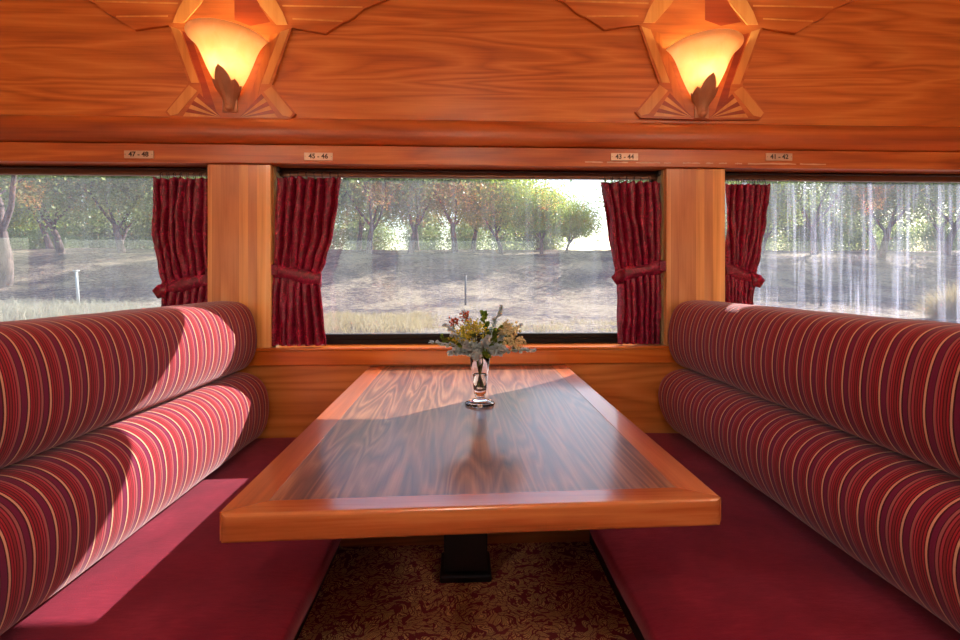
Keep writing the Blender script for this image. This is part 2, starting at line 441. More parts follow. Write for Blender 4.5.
# ================================================================= rails above the panes
def rails(x0, x1, where):
    r = empty('curtain_rail', ((x0+x1)/2, YW+.03, 1.555))
    tag(r, 'slim dark curtain rod across the top of the %s window' % where, 'curtain rail')
    bm = BM(); tube(bm, [(x0+.008, YW+.022, 1.560), (x1-.008, YW+.022, 1.560)], .0045, 10); obj('rod', bm, M['ring'], r)
    for x in (x0+.012, x1-.012):
        bm = BM(); box(bm, x-.008, x+.008, YW+.012, YW+.044, 1.550, 1.5715, bev=.002)
        tube(bm, [(x-.012, YW+.022, 1.56), (x+.012, YW+.022, 1.56)], .008, 10)
        obj('bracket', bm, M['ring'], r)
    b = obj('blind_housing', bxm(x0+.004, x1-.004, YW+.046, YW+.072, 1.538, 1.5655, bev=.004), M['brown_rail'])
    tag(b, 'brown metal blind housing running along the top of the %s window' % where, 'blind housing')
for (k, w) in ((1, 'left'), (2, 'middle'), (3, 'right')):
    rails(PX[k]+PW, PX[k+1]-PW, w)

# ================================================================= curtains
def curtain(label, prof, side, ztie, seed, fin=False, mat='curtain'):
    """prof: list of (py, px_left, px_right); side=+1 when the pillar is on the right; py top..bottom"""
    yc = YW+.008
    L = [(P(480, py, yc).z, X(a, yc), X(b, yc)) for py, a, b in prof]
    L.sort(); zb, zt = L[0][0], L[-1][0]
    tl = [(z, a) for z, a, b in L]; tr = [(z, b) for z, a, b in L]
    rnd = random.Random(seed); nf = rnd.choice((6.5, 7.0, 7.5)); ph = rnd.random()*6
    cx = (L[-1][1]+L[-1][2])/2
    root = empty('curtain', (cx, yc, zb)); tag(root, label, 'curtain')
    U, V = 150, 90
    bm = BM(); grid = []
    for j in range(V+1):
        v = j/V; z = zb+(zt-zb)*v; row = []
        x0, x1 = interp(tl, z), interp(tr, z)
        near = math.exp(-((z-ztie)/.045)**2)
        for i in range(U+1):
            u = i/U
            n1 = mnoise.noise(Vector((u*3+seed, z*4, seed)))
            ph_l = 2*PI*nf*(u+.06*n1+.03*mnoise.noise(Vector((u*7, z*9, seed+3))))+ph
            amp = .0145*(1-.55*near)*(1+.95*mnoise.noise(Vector((u*6, z*2.2, seed+7))))
            if v > .95: amp *= .8
            w = math.sin(ph_l); w = math.copysign(abs(w)**.8, w)
            y = yc+amp*w-.006*(1-near)*math.sin(PI*u)+.004*mnoise.noise(Vector((u*14, z*14, seed)))
            x = x0+(x1-x0)*u+.004*math.cos(ph_l*1.0)*(1 if 0 < i < U else 0)
            # crushed slubs
            y += .0026*mnoise.noise(Vector((u*36, z*55, seed)))+.0035*mnoise.noise(Vector((u*9+z*14, z*26-u*6, seed+5)))
            zz = z
            if j == V: zz += .007*max(0, math.cos(2*PI*8*u))-.004
            row.append(bm.verts.new((x, y, zz)))
        grid.append(row)
    for j in range(V):
        for i in range(U):
            bm.faces.new((grid[j][i], grid[j][i+1], grid[j+1][i+1], grid[j+1][i]))
    o = obj('drape', bm, M[mat], root, True)
    md = o.modifiers.new('thick', 'SOLIDIFY'); md.thickness = .0016; md.offset = 0
    # tieback: a band that wraps the gathered cloth and runs up to the pillar
    a, b = interp(tl, ztie), interp(tr, ztie); w = b-a
    bm = BM(); N = 48; pr = [(-.026, .6), (-.018, 1), (0, 1.12), (.018, 1), (.026, .6)]
    cols = []
    for k in range(N):
        t = 2*PI*k/N; c, s_ = math.cos(t), math.sin(t)
        x = (a+b)/2+(w/2+.006)*math.copysign(abs(c)**.8, c)
        zc = ztie+side*.020*(x-(a+b)/2)/(w/2)
        hh = 1.0+.15*math.sin(t*5+seed)
        cols.append([bm.verts.new((x, yc+(.019*e)*s_-.001, zc+h*hh)) for h, e in pr])
    for k in range(N):
        A, B = cols[k], cols[(k+1) % N]
        for j in range(len(pr)-1): bm.faces.new((A[j], A[j+1], B[j+1], B[j]))
    if fin:    # pointed end of the band sticking out on the window side
        xe = a if side > 0 else b; q = -1 if side > 0 else 1
        p = [(xe-q*.03, ztie-side*0-.012+.02), (xe+q*.008, ztie-.004), (xe+q*.028, ztie-.026), (xe+q*.006, ztie-.058), (xe-q*.025, ztie-.05)]
        prism(bm, [(x, z) for x, z in p], yc-.024, yc-.019)
    bmesh.ops.recalc_face_normals(bm, faces=bm.faces)
    t = obj('tieback', bm, M[mat], root, True)
    # strap end up to a hook on the pillar
    xe = b if side > 0 else a; q = 1 if side > 0 else -1
    bm = BM(); prism(bm, [(xe-q*.02, ztie+.002), (xe+q*.004, ztie+.000), (xe+q*.012, ztie+.028), (xe+q*.010, ztie+.045), (xe-q*.02, ztie+.038)], yc-.021, yc-.017)
    obj('strap', bm, M[mat], t)
    for k in range(8):
        u = (k+.5)/8; x = L[-1][1]+(L[-1][2]-L[-1][1])*u
        bm = BM(); pts = [(x+.0015*math.cos(3*q2), YW+.022+.0075*math.sin(q2), zt+.012+.013*math.cos(q2)) for q2 in [2*PI*i/14 for i in range(15)]]
        tube(bm, pts, .0013, 6, cap=False); obj('ring', bm, M['ring'], root)
    return root
zt_ = lambda py: P(480, py, YW+.008).z
curtain('burgundy crushed curtain tied back at the right end of the left window', [(180.5, 156, 208.5), (235, 154, 209), (270, 160, 210), (283, 163, 211), (300, 164, 211), (340, 160, 211)], 1, zt_(284), 3, True)
curtain('burgundy crushed curtain tied back at the left side of the middle window', [(179, 277, 341), (205, 276, 339), (235, 275, 334), (262, 274, 326), (276, 274, 320), (300, 272, 323), (344.5, 270, 327)], -1, zt_(275), 8)
curtain('burgundy crushed curtain tied back at the right side of the middle window', [(181, 602, 661), (205, 605, 661), (235, 609, 661), (262, 614, 662), (276, 617, 663), (300, 618, 662), (344.5, 618, 661)], 1, zt_(271), 12, True)
curtain('burgundy crushed curtain tied back at the left end of the right window', [(182, 726, 769), (215, 726, 765), (250, 726, 759), (276, 726, 755), (300, 726, 751), (340, 726, 753)], -1, zt_(274), 17, True)

# ================================================================= benches
XC = .012
Y0B, Y1B = .62, YW-.022
def cushion(prof, sgn, y0, y1, r, n_end=7, nm=60, crown=0):
    """closed profile (a, z) swept along Y with rounded ends; a = distance from the booth's centre plane"""
    prof = chaikin(prof, 3, True)
    ca = sum(p[0] for p in prof)/len(prof); cz = sum(p[1] for p in prof)/len(prof)
    ha = (max(p[0] for p in prof)-min(p[0] for p in prof))/2; hz = (max(p[1] for p in prof)-min(p[1] for p in prof))/2
    st = []
    for i in range(n_end): 
        t = i/n_end*PI/2; st.append((y0+r*(1-math.sin(t)), r*(1-math.cos(t))))
    st = [(y0+r*(1-math.cos(t)), r*(1-math.sin(t))) for t in [i/n_end*PI/2 for i in range(n_end)]]
    st += [(y0+r+(y1-y0-2*r)*i/nm, 0) for i in range(nm+1)]
    st += [(y1-r*(1-math.cos(t)), r*(1-math.sin(t))) for t in [i/n_end*PI/2 for i in range(n_end-1, -1, -1)]]
    bm = BM(); rings = []
    for y, ins in st:
        rg = []
        for a, z in prof:
            aa = ca+(a-ca)*(1-ins/ha); zz = cz+(z-cz)*(1-ins/hz)
            w = .002*mnoise.noise(Vector((aa*5, y*6, zz*5)))
            rg.append(bm.verts.new((XC+sgn*(aa+w), y, zz+w)))
        rings.append(rg)
    n = len(prof)
    for i in range(len(rings)-1):
        for k in range(n): bm.faces.new((rings[i][k], rings[i][(k+1) % n], rings[i+1][(k+1) % n], rings[i+1][k]))
    for rg in (rings[0], rings[-1]): bm.faces.new(rg).material_index = 1
    for i in (0, 1, len(rings)-3, len(rings)-2):
        for v in rings[i]:
            for f in v.link_faces:
                ys = [q.co.y for q in f.verts]
                if max(ys) <= rings[2][0].co.y+1e-6 or min(ys) >= rings[-3][0].co.y-1e-6: f.material_index = 1
    bmesh.ops.recalc_face_normals(bm, faces=bm.faces)
    return bm
def bench(sgn, label, db=0):
    r = empty('bench_seat', (XC+sgn*.70, (Y0B+Y1B)/2, 0)); tag(r, label, 'bench')
    up = [(1.075, .742), (.93, .737), (.868, .752), (.832, .83), (.838, .935), (.875, 1.010), (.965, 1.022), (1.075, 1.005)]
    lo = [(1.03, .468), (.885+db, .462), (.818+db*.55, .52), (.785+db*.1, .615), (.80, .695), (.865, .738), (.95, .737), (1.03, .732)]
    se = [(.99, .400), (.60, .400), (.352, .400), (.335, .410), (.335, .445), (.350, .457), (.60, .461), (.86, .459), (.99, .456)]
    obj('upper_back_cushion', cushion(up, sgn, Y0B, Y1B, .035), [M['stripe'], M['velour']], r, True)
    obj('lower_back_cushion', cushion(lo, sgn, Y0B, Y1B-.004, .04), [M['stripe'], M['velour']], r, True)
    obj('seat_cushion', cushion(se, sgn, Y0B, Y1B+.015, .012), [M['velour'], M['velour']], r, True)
    a, b = sorted((XC+sgn*.52, XC+sgn*1.0)); obj('base', bxm(a, b, Y0B+.02, YW-.002, 0, .399), M['plinth'], r)
    a, b = sorted((XC+sgn*1.03, XC+sgn*1.07)); obj('back_board', bxm(a, b, Y0B+.005, YW-.03, .345, .98), M['burl'], r)
    return r
bl = bench(-1, 'crimson bench with striped back on the left of the table, crossed by a sun patch', -.050)
br = bench(1, 'crimson bench with striped back on the right of the table, in shade', .0)
for src, lab in ((bl, 'striped bench of the opposite booth mirrored faintly at the right of the middle window'), (br, 'striped bench of the opposite booth mirrored faintly at the left of the middle window')):
    c = copy_tree(src); c.rotation_euler = (0, 0, PI)
    c.location = (2*XC-src.location.x, YO+(YW-src.location.y), 0); c['label'] = lab

# ================================================================= table
def table():
    zt = .747; th = .044
    q = [(-.376, .706), (.428, .727), (.428, YW-.002), (-.380, YW-.002)]
    r = empty('dining_table', (.025, 1.30, 0)); tag(r, 'long wooden dining table with dark walnut top and orange cherry edging', 'table')
    bx, by = .060, .044
    inn = [(q[0][0]+bx, q[0][1]+by), (q[1][0]-bx, q[1][1]+by), (q[2][0]-bx, q[2][1]), (q[3][0]+bx, q[3][1])]
    def slab(poly, z0, z1, bev=0, edges=None):
        bm = BM(); a = [bm.verts.new((x, y, z1)) for x, y in poly]; b = [bm.verts.new((x, y, z0)) for x, y in poly]
        n = len(poly); bm.faces.new(a); bm.faces.new(list(reversed(b)))
        for i in range(n): bm.faces.new((b[i], b[(i+1) % n], a[(i+1) % n], a[i]))
        bmesh.ops.recalc_face_normals(bm, faces=bm.faces)
        if bev: bmesh.ops.bevel(bm, geom=[e for e in bm.edges if edges is None or edges(e)], offset=bev, segments=3, affect='EDGES', profile=.5)
        return bm
    obj('tabletop', slab(inn, zt-th+.006, zt-.0004), M['veneer'], r)
    c = .009
    # front edging with clipped corners, side edgings mitred to it
    front = [(q[0][0]+c, q[0][1]), (q[1][0]-c, q[1][1]), (q[1][0], q[1][1]+c), inn[1], inn[0], (q[0][0], q[0][1]+c)]
    fe = lambda e: (all(v.co.y < .765 for v in e.verts) and (abs(e.verts[0].co.z-e.verts[1].co.z) < 1e-4) and e.calc_length() > .6 and all(v.co.y < .75 for v in e.verts)) or (abs(e.verts[0].co.z-e.verts[1].co.z) > .01 and e.verts[0].co.y < .755)
    obj('front_edging', slab(front, zt-th, zt+.0006, .006, fe), M['edge'], r, False)
    for s_, pl in ((-1, [(q[0][0], q[0][1]+c), inn[0], inn[3], q[3]]), (1, [(q[1][0], q[1][1]+c), q[2], inn[2], inn[1]])):
        lim = q[0][0] if s_ < 0 else q[1][0]
        obj('side_edging', slab(pl, zt-th, zt+.0006, .005, lambda e: all(abs(v.co.x-lim) < .002 for v in e.verts) and abs(e.verts[0].co.y-e.verts[1].co.y) > .5), M['edge_y'], r)
    bm = bxm(-.07, .09, 1.66, 1.78, .03, .690, bev=.006); obj('leg', bm, M['black'], r)
    obj('foot', bxm(-.085, .105, 1.645, 1.795, .0, .03, bev=.008), M['black'], r)
    obj('underframe', bxm(-.20, .25, 1.05, YW-.01, .685, .7025), M['black'], r)
    return r
tb = table()
c = copy_tree(tb); c.rotation_euler = (0, 0, PI); c.location = (2*XC-tb.location.x, YO+(YW-tb.location.y), 0)
c['label'] = 'wooden table of the opposite booth, only faintly mirrored low in the middle window'

# ================================================================= sconces
def lamp_glass():
    s = NT('frosted_amber_glass')
    n = s.noise(s.coords((1, 1, 1)), 14, 4, .6, .8)
    col = s.ramp([(.3, lin((252, 226, 178))), (.7, lin((255, 240, 210)))], n)
    tl = s.n('ShaderNodeBsdfTranslucent'); s.l(col, tl.inputs[0])
    df = s.n('ShaderNodeBsdfPrincipled'); s.l(col, df.inputs['Base Color']); df.inputs['Roughness'].default_value = .25
    mx = s.n('ShaderNodeMixShader'); mx.inputs[0].default_value = .35
    s.l(tl.outputs[0], mx.inputs[1]); s.l(df.outputs[0], mx.inputs[2]); s.l(mx.outputs[0], s.out.inputs[0]); return s.m
M['shade'] = lamp_glass()
def emit(name, c, st):
    s = NT(name); e = s.n('ShaderNodeEmission'); e.inputs[0].default_value = c; e.inputs[1].default_value = st
    s.l(e.outputs[0], s.out.inputs[0]); return s.m
WARM = (1.0, .80, .56, 1)
M['bulb'] = emit('glowing_bulb', WARM, 420)
def sconce(cx, label):
    yw = YW-.034; z0 = 1.787
    r = empty('wall_sconce', (cx, yw, z0)); tag(r, label, 'wall lamp')
    # half-round glass trumpet, flared rim, standing off the wall
    prof = [(.012, z0+.030), (.030, z0+.058), (.058, z0+.105), (.084, z0+.160), (.104, z0+.212), (.116, z0+.236), (.132, z0+.258), (.150, z0+.272)]
    prof = chaikin(prof, 2)
    inner = [(max(a-.004, .002), z+.001) for a, z in reversed(prof)]
    bm = BM(); lathe(bm, prof+inner, cx, yw, 48, 0, PI, 2*PI, False, 1, 1.12)
    obj('lamp_shade', bm, M['shade'], r, True)
    # cast leaf holder: overlapping ribbed leaves
    bm = BM()
    def leaf(phi, half, zb, ztip, off, lean):
        N, K = 18, 9; rows = []
        for j in range(N+1):
            t = j/N; z = zb+(ztip-zb)*t
            w = half*(.35+.65*math.sin(PI*min(1, t*.78+.05)))*math.sqrt(max(0, 1-(max(0, t-.62)/.38)**2.2))+.0008
            rr = interp([(z0-.01, .010), (z0+.03, .018), (z0+.105, .060), (z0+.16, .087), (z0+.25, .13)], z)+off
            row = []
            for k in range(-K, K+1):
                u = k/K; a = phi+lean*t+w*u/rr; a = max(-PI/2+.03, min(PI/2-.03, a))
                q_ = rr+.0035*(1-u*u)-.0018*abs(math.sin(u*PI*2.5)); row.append(bm.verts.new((cx+q_*math.sin(a), yw-q_*math.cos(a)*1.12, z)))
            rows.append(row)
        for j in range(N):
            for k in range(2*K): bm.faces.new((rows[j][k], rows[j][k+1], rows[j+1][k+1], rows[j+1][k]))
    leaf(0, .034, z0-.004, z0+.138, .006, 0); leaf(-.80, .028, z0-.004, z0+.100, .004, .05); leaf(.80, .028, z0-.004, z0+.100, .004, -.05)
    leaf(-1.25, .012, z0, z0+.085, .004, 0); leaf(1.25, .012, z0, z0+.085, .004, 0)
    o = obj('leaf_holder', bm, M['bronze'], r, True); md = o.modifiers.new('t', 'SOLIDIFY'); md.thickness = .004
    bm = BM(); bmesh.ops.create_uvsphere(bm, u_segments=16, v_segments=10, radius=.014, matrix=Matrix.Translation((cx, yw-.016, z0+.002)))
    box(bm, cx-.03, cx+.03, yw-.006, yw+.001, z0-.012, z0+.07, bev=.002)
    obj('finial', bm, M['bronze'], r, True)
    bm = BM(); bmesh.ops.create_uvsphere(bm, u_segments=20, v_segments=14, radius=.024, matrix=Matrix.Translation((cx, yw-.040, z0+.172)) @ Matrix.Diagonal((1, 1, 1.25, 1)))
    obj('bulb', bm, M['bulb'], r, True)
    bm = BM(); tube(bm, [(cx, yw-.035, z0+.095), (cx, yw-.040, z0+.144)], .012, 12); tube(bm, [(cx, yw-.0, z0+.10), (cx, yw-.035, z0+.10)], .006, 8)
    obj('bulb_socket', bm, M['bronze'], r, True)
    return r
SX = (X(230.5, YW-.0335), X(701, YW-.0335))
s1 = sconce(SX[0], 'lit wall sconce with frosted shade and bronze leaves above the left pillar')
s2 = sconce(SX[1], 'lit wall sconce with frosted shade and bronze leaves above the right pillar')
k = 0
dxs = SX[1]-SX[0]
for xx, lab in ((SX[0], 'opposite sconce mirrored as an orange glow at the left of the middle window'), (SX[1], 'opposite sconce mirrored as an orange glow at the right of the middle window'),
                (SX[0]-2*dxs, 'opposite sconce mirrored as an orange glow in the left window'), (SX[1]+2*dxs, 'opposite sconce mirrored as an orange glow in the right window')):
    c = copy_tree(s1); c.rotation_euler = (0, 0, PI); c.location = (xx, YO+.0342, 1.787); c['label'] = lab

# ================================================================= marquetry boards behind the sconces
def marquetry(cpx, label):
    yf = YW-.0335; yb2 = YW-.0205; ky = 0
    def q(dx, y):
        v = P(cpx+dx, y, YW-.0335); return (v.x, v.z)
    cxw = q(0, 60)[0]
    half = [(0, 119.5), (57, 119.5), (60, 119), (65, 113.5), (41, 84.5), (61, 27), (95, 33.5), (113, 21.5), (117, 21), (124, 17), (133, 8), (154, 0), (172, -7), (182, -16), (165, -26), (90, -34), (0, -38)]
    # mirror in world space round the centre line so both halves match
    R = [(q(dx, y)[0]-cxw, q(dx, y)[1]) for dx, y in half]
    poly = [(cxw+a, z) for a, z in R]+[(cxw-a, z) for a, z in reversed(R[1:-1])]
    r = empty('inlaid_wall_panel', (cxw, YW-.0205, 1.76)); tag(r, label, 'wall panel')
    bm = BM(); prism(bm, poly, yf, yb2, 0, .0022); obj('backing_board', bm, M['inlay_board'], r)
    lf_ = [.0006]
    def ip(pts, mi, bm, s_):
        lift = lf_[0]
        pp = [(cxw+s_*(q(dx, y)[0]-cxw), q(dx, y)[1]) for dx, y in pts]
        if s_ < 0: pp = list(reversed(pp))
        prism(bm, pp, yf-lift, yf+.001, mi)
    for s_ in (-1, 1):
        lf_[0] = .0018; bm = BM(); ip([(59, 29), (50, 32), (31, 84), (39, 84)], 0, bm, s_)
        ip([(41, 86.5), (33, 92), (52, 115.5), (59.5, 117), (62.5, 113)], 0, bm, s_); obj('light_band', bm, M['inlay_light'], r)
        lf_[0] = .0012; bm = BM(); n = 6
        for i in range(n):
            f0, f1 = i/n, (i+1)/n
            a = (31+(47-31)*f0, 94+(117.5-94)*f0); b = (31+(47-31)*f1, 94+(117.5-94)*f1)
            ip([(9+f0*2, 117.5), (9+f1*2+.3, 117.5), b, a], i % 2, bm, s_)
        obj('fan', bm, [M['inlay_dark'], M['inlay_light']], r)
        bm = BM()
        lf_[0] = .0006; ip([(48, 33), (40, 35), (14, 112), (24, 112), (30, 84)], 0, bm, s_)
        obj('dark_band', bm, M['inlay_dark'] if (s_ > 0) == (cpx > 480) else M['inlay'], r)
        bm = BM(); lf_[0] = .0009
        for (xa, ya, xb, yb_) in ((62, 18, 112, 20.5), (52, 5, 132, 6.5), (44, -8, 166, -8), (40, -20, 172, -20)):
            ip([(xa, ya), (xb, yb_), (xb, yb_+1.5), (xa, ya+1.5)], 0, bm, s_)
        obj('wing_stripe', bm, M['inlay_light'], r)
        bm = BM(); lf_[0] = .0022
        ip([(6, -34), (26, -34), (52, 12), (57, 25), (46, 25), (30, 6)], 0, bm, s_)
        obj('curved_band', bm, M['inlay_light'], r)
    lf_[0] = .0006; bm = BM(); ip([(4, -34), (24, -34), (29, 6), (40, 22), (20, 26), (4, 20)], 0, bm, 1)
    obj('centre_field', bm, M['inlay_dark'], r)
marquetry(230.5, 'raised winged marquetry board behind the left wall sconce')
marquetry(701, 'raised winged marquetry board behind the right wall sconce')

# ================================================================= vase with flowers
VX, VY, VZ = X(480, 1.30), 1.300, .7478
def glassmat(name, tint=(1, 1, 1, 1)):
    s = NT(name)
    s.pbr(tint, .02, Transmission_Weight=1.0, IOR=1.46); return s.m
M['glass'] = glassmat('clear_vase_glass')
r = empty('glass_vase', (VX, VY, VZ)); tag(r, 'clear trumpet glass vase with a heavy foot standing on the table', 'vase')
pr = [(0, VZ), (.041, VZ), (.043, VZ+.003), (.041, VZ+.006), (.026, VZ+.012), (.014, VZ+.018), (.0135, VZ+.024), (.017, VZ+.030), (.018, VZ+.036), (.0205, VZ+.06), (.025, VZ+.10), (.031, VZ+.146),
      (.0325, VZ+.149), (.0300, VZ+.149), (.0225, VZ+.10), (.018, VZ+.062), (.0145, VZ+.042), (0, VZ+.038)]
bm = BM(); lathe(bm, pr, VX, VY, 40); obj('vase_body', bm, M['glass'], r, True)
s = NT('green_water'); s.pbr(lin((246, 248, 236)), .02, Transmission_Weight=1.0, IOR=1.33)
bm = BM(); lathe(bm, [(0, VZ+.0385), (.0140, VZ+.0425), (.0175, VZ+.062), (.0207, VZ+.086), (0, VZ+.086)], VX, VY, 32); obj('water', bm, s.m, r, True)
def leafmat(name, c1, c2, tl=.25):
    s = NT(name); n = s.noise(s.coords((1, 1, 1)), 60, 2)
    col = s.mix(n, lin(c1), lin(c2)); pb = s.pbr(col, .55)
    t = s.n('ShaderNodeBsdfTranslucent'); s.l(col, t.inputs[0]); mx = s.n('ShaderNodeMixShader'); mx.inputs[0].default_value = tl
    s.l(pb.outputs[0], mx.inputs[1]); s.l(t.outputs[0], mx.inputs[2]); s.l(mx.outputs[0], s.out.inputs[0]); return s.m
M['euc'] = leafmat('silver_eucalyptus', (200, 220, 222), (236, 246, 250), .45)
M['green'] = leafmat('fresh_green_leaf', (84, 118, 30), (140, 164, 60), .35)
M['stem'] = leafmat('green_stem', (96, 110, 40), (140, 150, 70), .1)
M['yellow'] = leafmat('mustard_flower', (190, 180, 36), (236, 222, 92), .2)
M['cream'] = leafmat('cream_flower', (224, 206, 146), (246, 232, 190), .3)
M['orange'] = leafmat('orange_red_bud', (190, 74, 44), (214, 110, 70), .2)
M['brownstem'] = leafmat('brown_stem', (84, 60, 40), (110, 80, 56), .0)
def stem_path(dx, dz, dy, rnd, n=10):
    """from inside the vase, over the rim, out to the head"""
    a = math.atan2(dy, dx); rr = .009
    p0 = Vector((VX-math.cos(a)*rr, VY-math.sin(a)*rr, VZ+.048)); p1 = Vector((VX+math.cos(a)*.017, VY+math.sin(a)*.017, VZ+.145))
    p2 = Vector((VX+dx, VY+dy, VZ+dz))
    out = []
    for i in range(n+1):
        t = i/n
        if t < .4: out.append(p0.lerp(p1, t/.4))
        else:
            s_ = (t-.4)/.6; c = p1+Vector((dx*.25, dy*.25, (dz-.145)*.65)); out.append(p1*(1-s_)**2+c*2*s_*(1-s_)+p2*s_*s_)
    return out
def add_leaf(bm, p, d, up, L, W, mi=0, cup=.25):
    d = d.normalized(); s_ = d.cross(up)
    if s_.length < .1: s_ = d.cross(Vector((1, 0, .3)))
    s_.normalize(); nrm = s_.cross(d)
    pts = [(0, .0), (.25, .75), (.5, 1), (.78, .72), (1, .0)]
    ctr = [bm.verts.new(p+d*L*t-nrm*L*cup*.3*t*t) for t, w in pts]
    lf = [bm.verts.new(p+d*L*t+s_*W*w+nrm*W*cup) for t, w in pts[1:-1]]; rt = [bm.verts.new(p+d*L*t-s_*W*w+nrm*W*cup) for t, w in pts[1:-1]]
    fs = []
    for side in (lf, rt):
        fs.append(bm.faces.new((ctr[0], ctr[1], side[0])))
        for i in range(2): fs.append(bm.faces.new((ctr[i+1], ctr[i+2], side[i+1], side[i])))
        fs.append(bm.faces.new((ctr[3], ctr[4], side[2])))
    for f in fs: f.material_index = mi; f.smooth = True
GRP = 'flowers and foliage in the glass vase'
def sprig(kind, name, label, cat, dx, dz, dy, seed, nl=22, L=.022, W=.011, lm='euc', start=.45):
    rnd = random.Random(seed); pts = stem_path(dx, dz, dy, rnd)
    root = empty(name, (VX, VY, VZ+.04)); tag(root, label, cat, GRP)
    bm = BM(); tube(bm, pts, [.0016]*3+[.0013]*(len(pts)-3), 6); obj('stem', bm, M['brownstem' if rnd.random() < .35 else 'stem'], root)
    bm = BM()
    if kind == 'leafy':
        for i in range(nl):
            t = start+(1-start)*(i+.5)/nl; f = t*(len(pts)-1); j = min(int(f), len(pts)-2); p = pts[j].lerp(pts[j+1], f-j)
            d0 = (pts[j+1]-pts[j]).normalized()
            side = Vector((rnd.uniform(-1, 1), rnd.uniform(-1, .6), rnd.uniform(-.5, .9)))
            k = 1-.35*(t-start)/(1-start)
            add_leaf(bm, p, d0*.5+side, Vector((rnd.uniform(-1, 1), -1, rnd.uniform(0, 1))), L*k*rnd.uniform(.8, 1.2), W*k*rnd.uniform(.8, 1.15))
        obj('foliage', bm, M[lm], root, True)
    else:
        e = pts[-1]; n, rad, br, ball = {'umbel': (190, .038, M['yellow'], .0027), 'cream': (90, .030, M['cream'], .0040), 'bud': (34, .014, M['orange'], .0028)}[kind]
        for i in range(n):
            a = i*2.399963; rr = math.sqrt((i+.5)/n)
            v = Vector((math.cos(a)*rr*rad+rnd.gauss(0, .003), math.sin(a)*rr*rad+rnd.gauss(0, .003), (1-rr*rr)*rad*.6+rnd.gauss(0, .005)+.006*math.sin(3*a+seed)))
            c = e+v+Vector((0, 0, -.004)) if rnd.random() < .85 else e+v*.6+Vector((0, 0, -.012))
            bmesh.ops.create_icosphere(bm, subdivisions=1, radius=ball*rnd.uniform(.8, 1.25), matrix=Matrix.Translation(c))
            if i % 6 == 0:
                tube(bm, [e-Vector((0, 0, .02)), c], .0007, 4, 1)
        obj('flower_head', bm, [br, M['stem']], root, True)
EX = [  # dx, dz, dy
 (-.140, .180, -.02, 'silver eucalyptus sprig reaching furthest left out of the vase'),
 (-.105, .225, .02, 'silver eucalyptus sprig rising at the upper left of the bouquet'),
 (-.085, .160, -.06, 'silver eucalyptus sprig hanging low at the left front of the bouquet'),
 (-.045, .185, -.09, 'silver eucalyptus sprig in the front middle of the bouquet, left of the stems'),
 (.018, .200, -.085, 'silver eucalyptus sprig in the front middle of the bouquet, below the mustard flower'),
 (-.014, .150, -.07, 'silver eucalyptus sprig lowest at the rim front of the vase'),
 (.150, .160, -.03, 'silver eucalyptus sprig arching out to the far right and drooping'),
 (.066, .278, .01, 'silver eucalyptus sprig tall at the upper right of the bouquet'),
 (.058, .172, -.06, 'silver eucalyptus sprig at the right front of the bouquet under the cream flowers'),
 (-.045, .262, .05, 'silver eucalyptus sprig at the back left of the bouquet, against the pane'),
 (-.075, .205, -.05, 'silver eucalyptus sprig just left of the mustard flower in the bouquet'),
 (.120, .222, .03, 'silver eucalyptus sprig at the back right of the bouquet, above the drooping one'),
]
for i, (dx, dz, dy, lab) in enumerate(EX):
    big = i in (3, 4, 2, 5, 8, 10)
    sprig('leafy', 'eucalyptus_sprig', lab, 'sprig', dx, dz, dy, 40+i, 44 if big else 36, .0215 if big else .018, .0105 if big else .0085)
for i, (dx, dz, dy, lab) in enumerate([(.010, .262, .0, 'bright green leafy twig at the top centre of the bouquet'), (.055, .222, -.03, 'bright green leafy twig to the right of the mustard flower'),
                                  (-.110, .195, -.04, 'bright green leafy twig at the far left edge of the bouquet'), (.090, .185, .03, 'bright green leafy twig behind the cream flowers'),
                                  (.012, .150, -.05, 'yellow green leafy twig crossing down the front of the vase rim')]):
    sprig('leafy', 'green_twig', lab, 'twig', dx, dz, dy, 70+i, 20, .028, .010, 'green', .25 if i == 4 else .4)
sprig('umbel', 'mustard_umbel_flower', 'large mustard yellow flower cluster at the top centre of the bouquet', 'flower', -.018, .216, -.035, 81)
sprig('umbel', 'mustard_umbel_flower', 'second mustard flower cluster tucked lower left in the bouquet', 'flower', -.052, .190, -.02, 82)
sprig('cream', 'cream_flower_cluster', 'cream flower cluster at the upper right of the bouquet', 'flower', .080, .215, -.02, 83)
sprig('cream', 'cream_flower_cluster', 'cream flower cluster at the right edge of the bouquet, hanging lower', 'flower', .094, .182, -.035, 84)
sprig('bud', 'orange_bud_spray', 'orange red bud spray at the top left of the bouquet', 'flower', -.042, .256, -.01, 85)
sprig('bud', 'orange_bud_spray', 'small red bud spray left of the taller orange one in the bouquet', 'flower', -.075, .240, -.02, 86)

# ================================================================= added lamps out of view, invented to brighten the booth
def fill_lamp(cx, label):
    cy = -.90; r = empty('added_fill_lamp', (cx, cy, 2.47)); tag(r, label, 'fill lamp', 'added fill lamps')
    bm = BM(); lathe(bm, [(0, 2.47), (.07, 2.47), (.07, 2.455), (.02, 2.445), (.012, 2.44), (.012, 2.40), (.05, 2.39), (0, 2.388)], cx, cy, 24); obj('stem', bm, M['bronze'], r, True)
    bm = BM(); lathe(bm, [(0, 2.24), (.06, 2.248), (.10, 2.275), (.12, 2.32), (.118, 2.36), (.09, 2.387), (0, 2.3875)], cx, cy, 28); obj('fill_globe', bm, M['globe'], r, True)
    return r
M['globe'] = emit('fill_lamp_globe', (1.0, .86, .70, 1), 62)
fill_lamp(.03, 'unseen added fill lamp over the middle of the booth')
c = fill_lamp(-1.93, 'unseen added fill lamp towards the left end of the carriage')
c = fill_lamp(1.99, 'unseen added fill lamp towards the right end of the carriage')

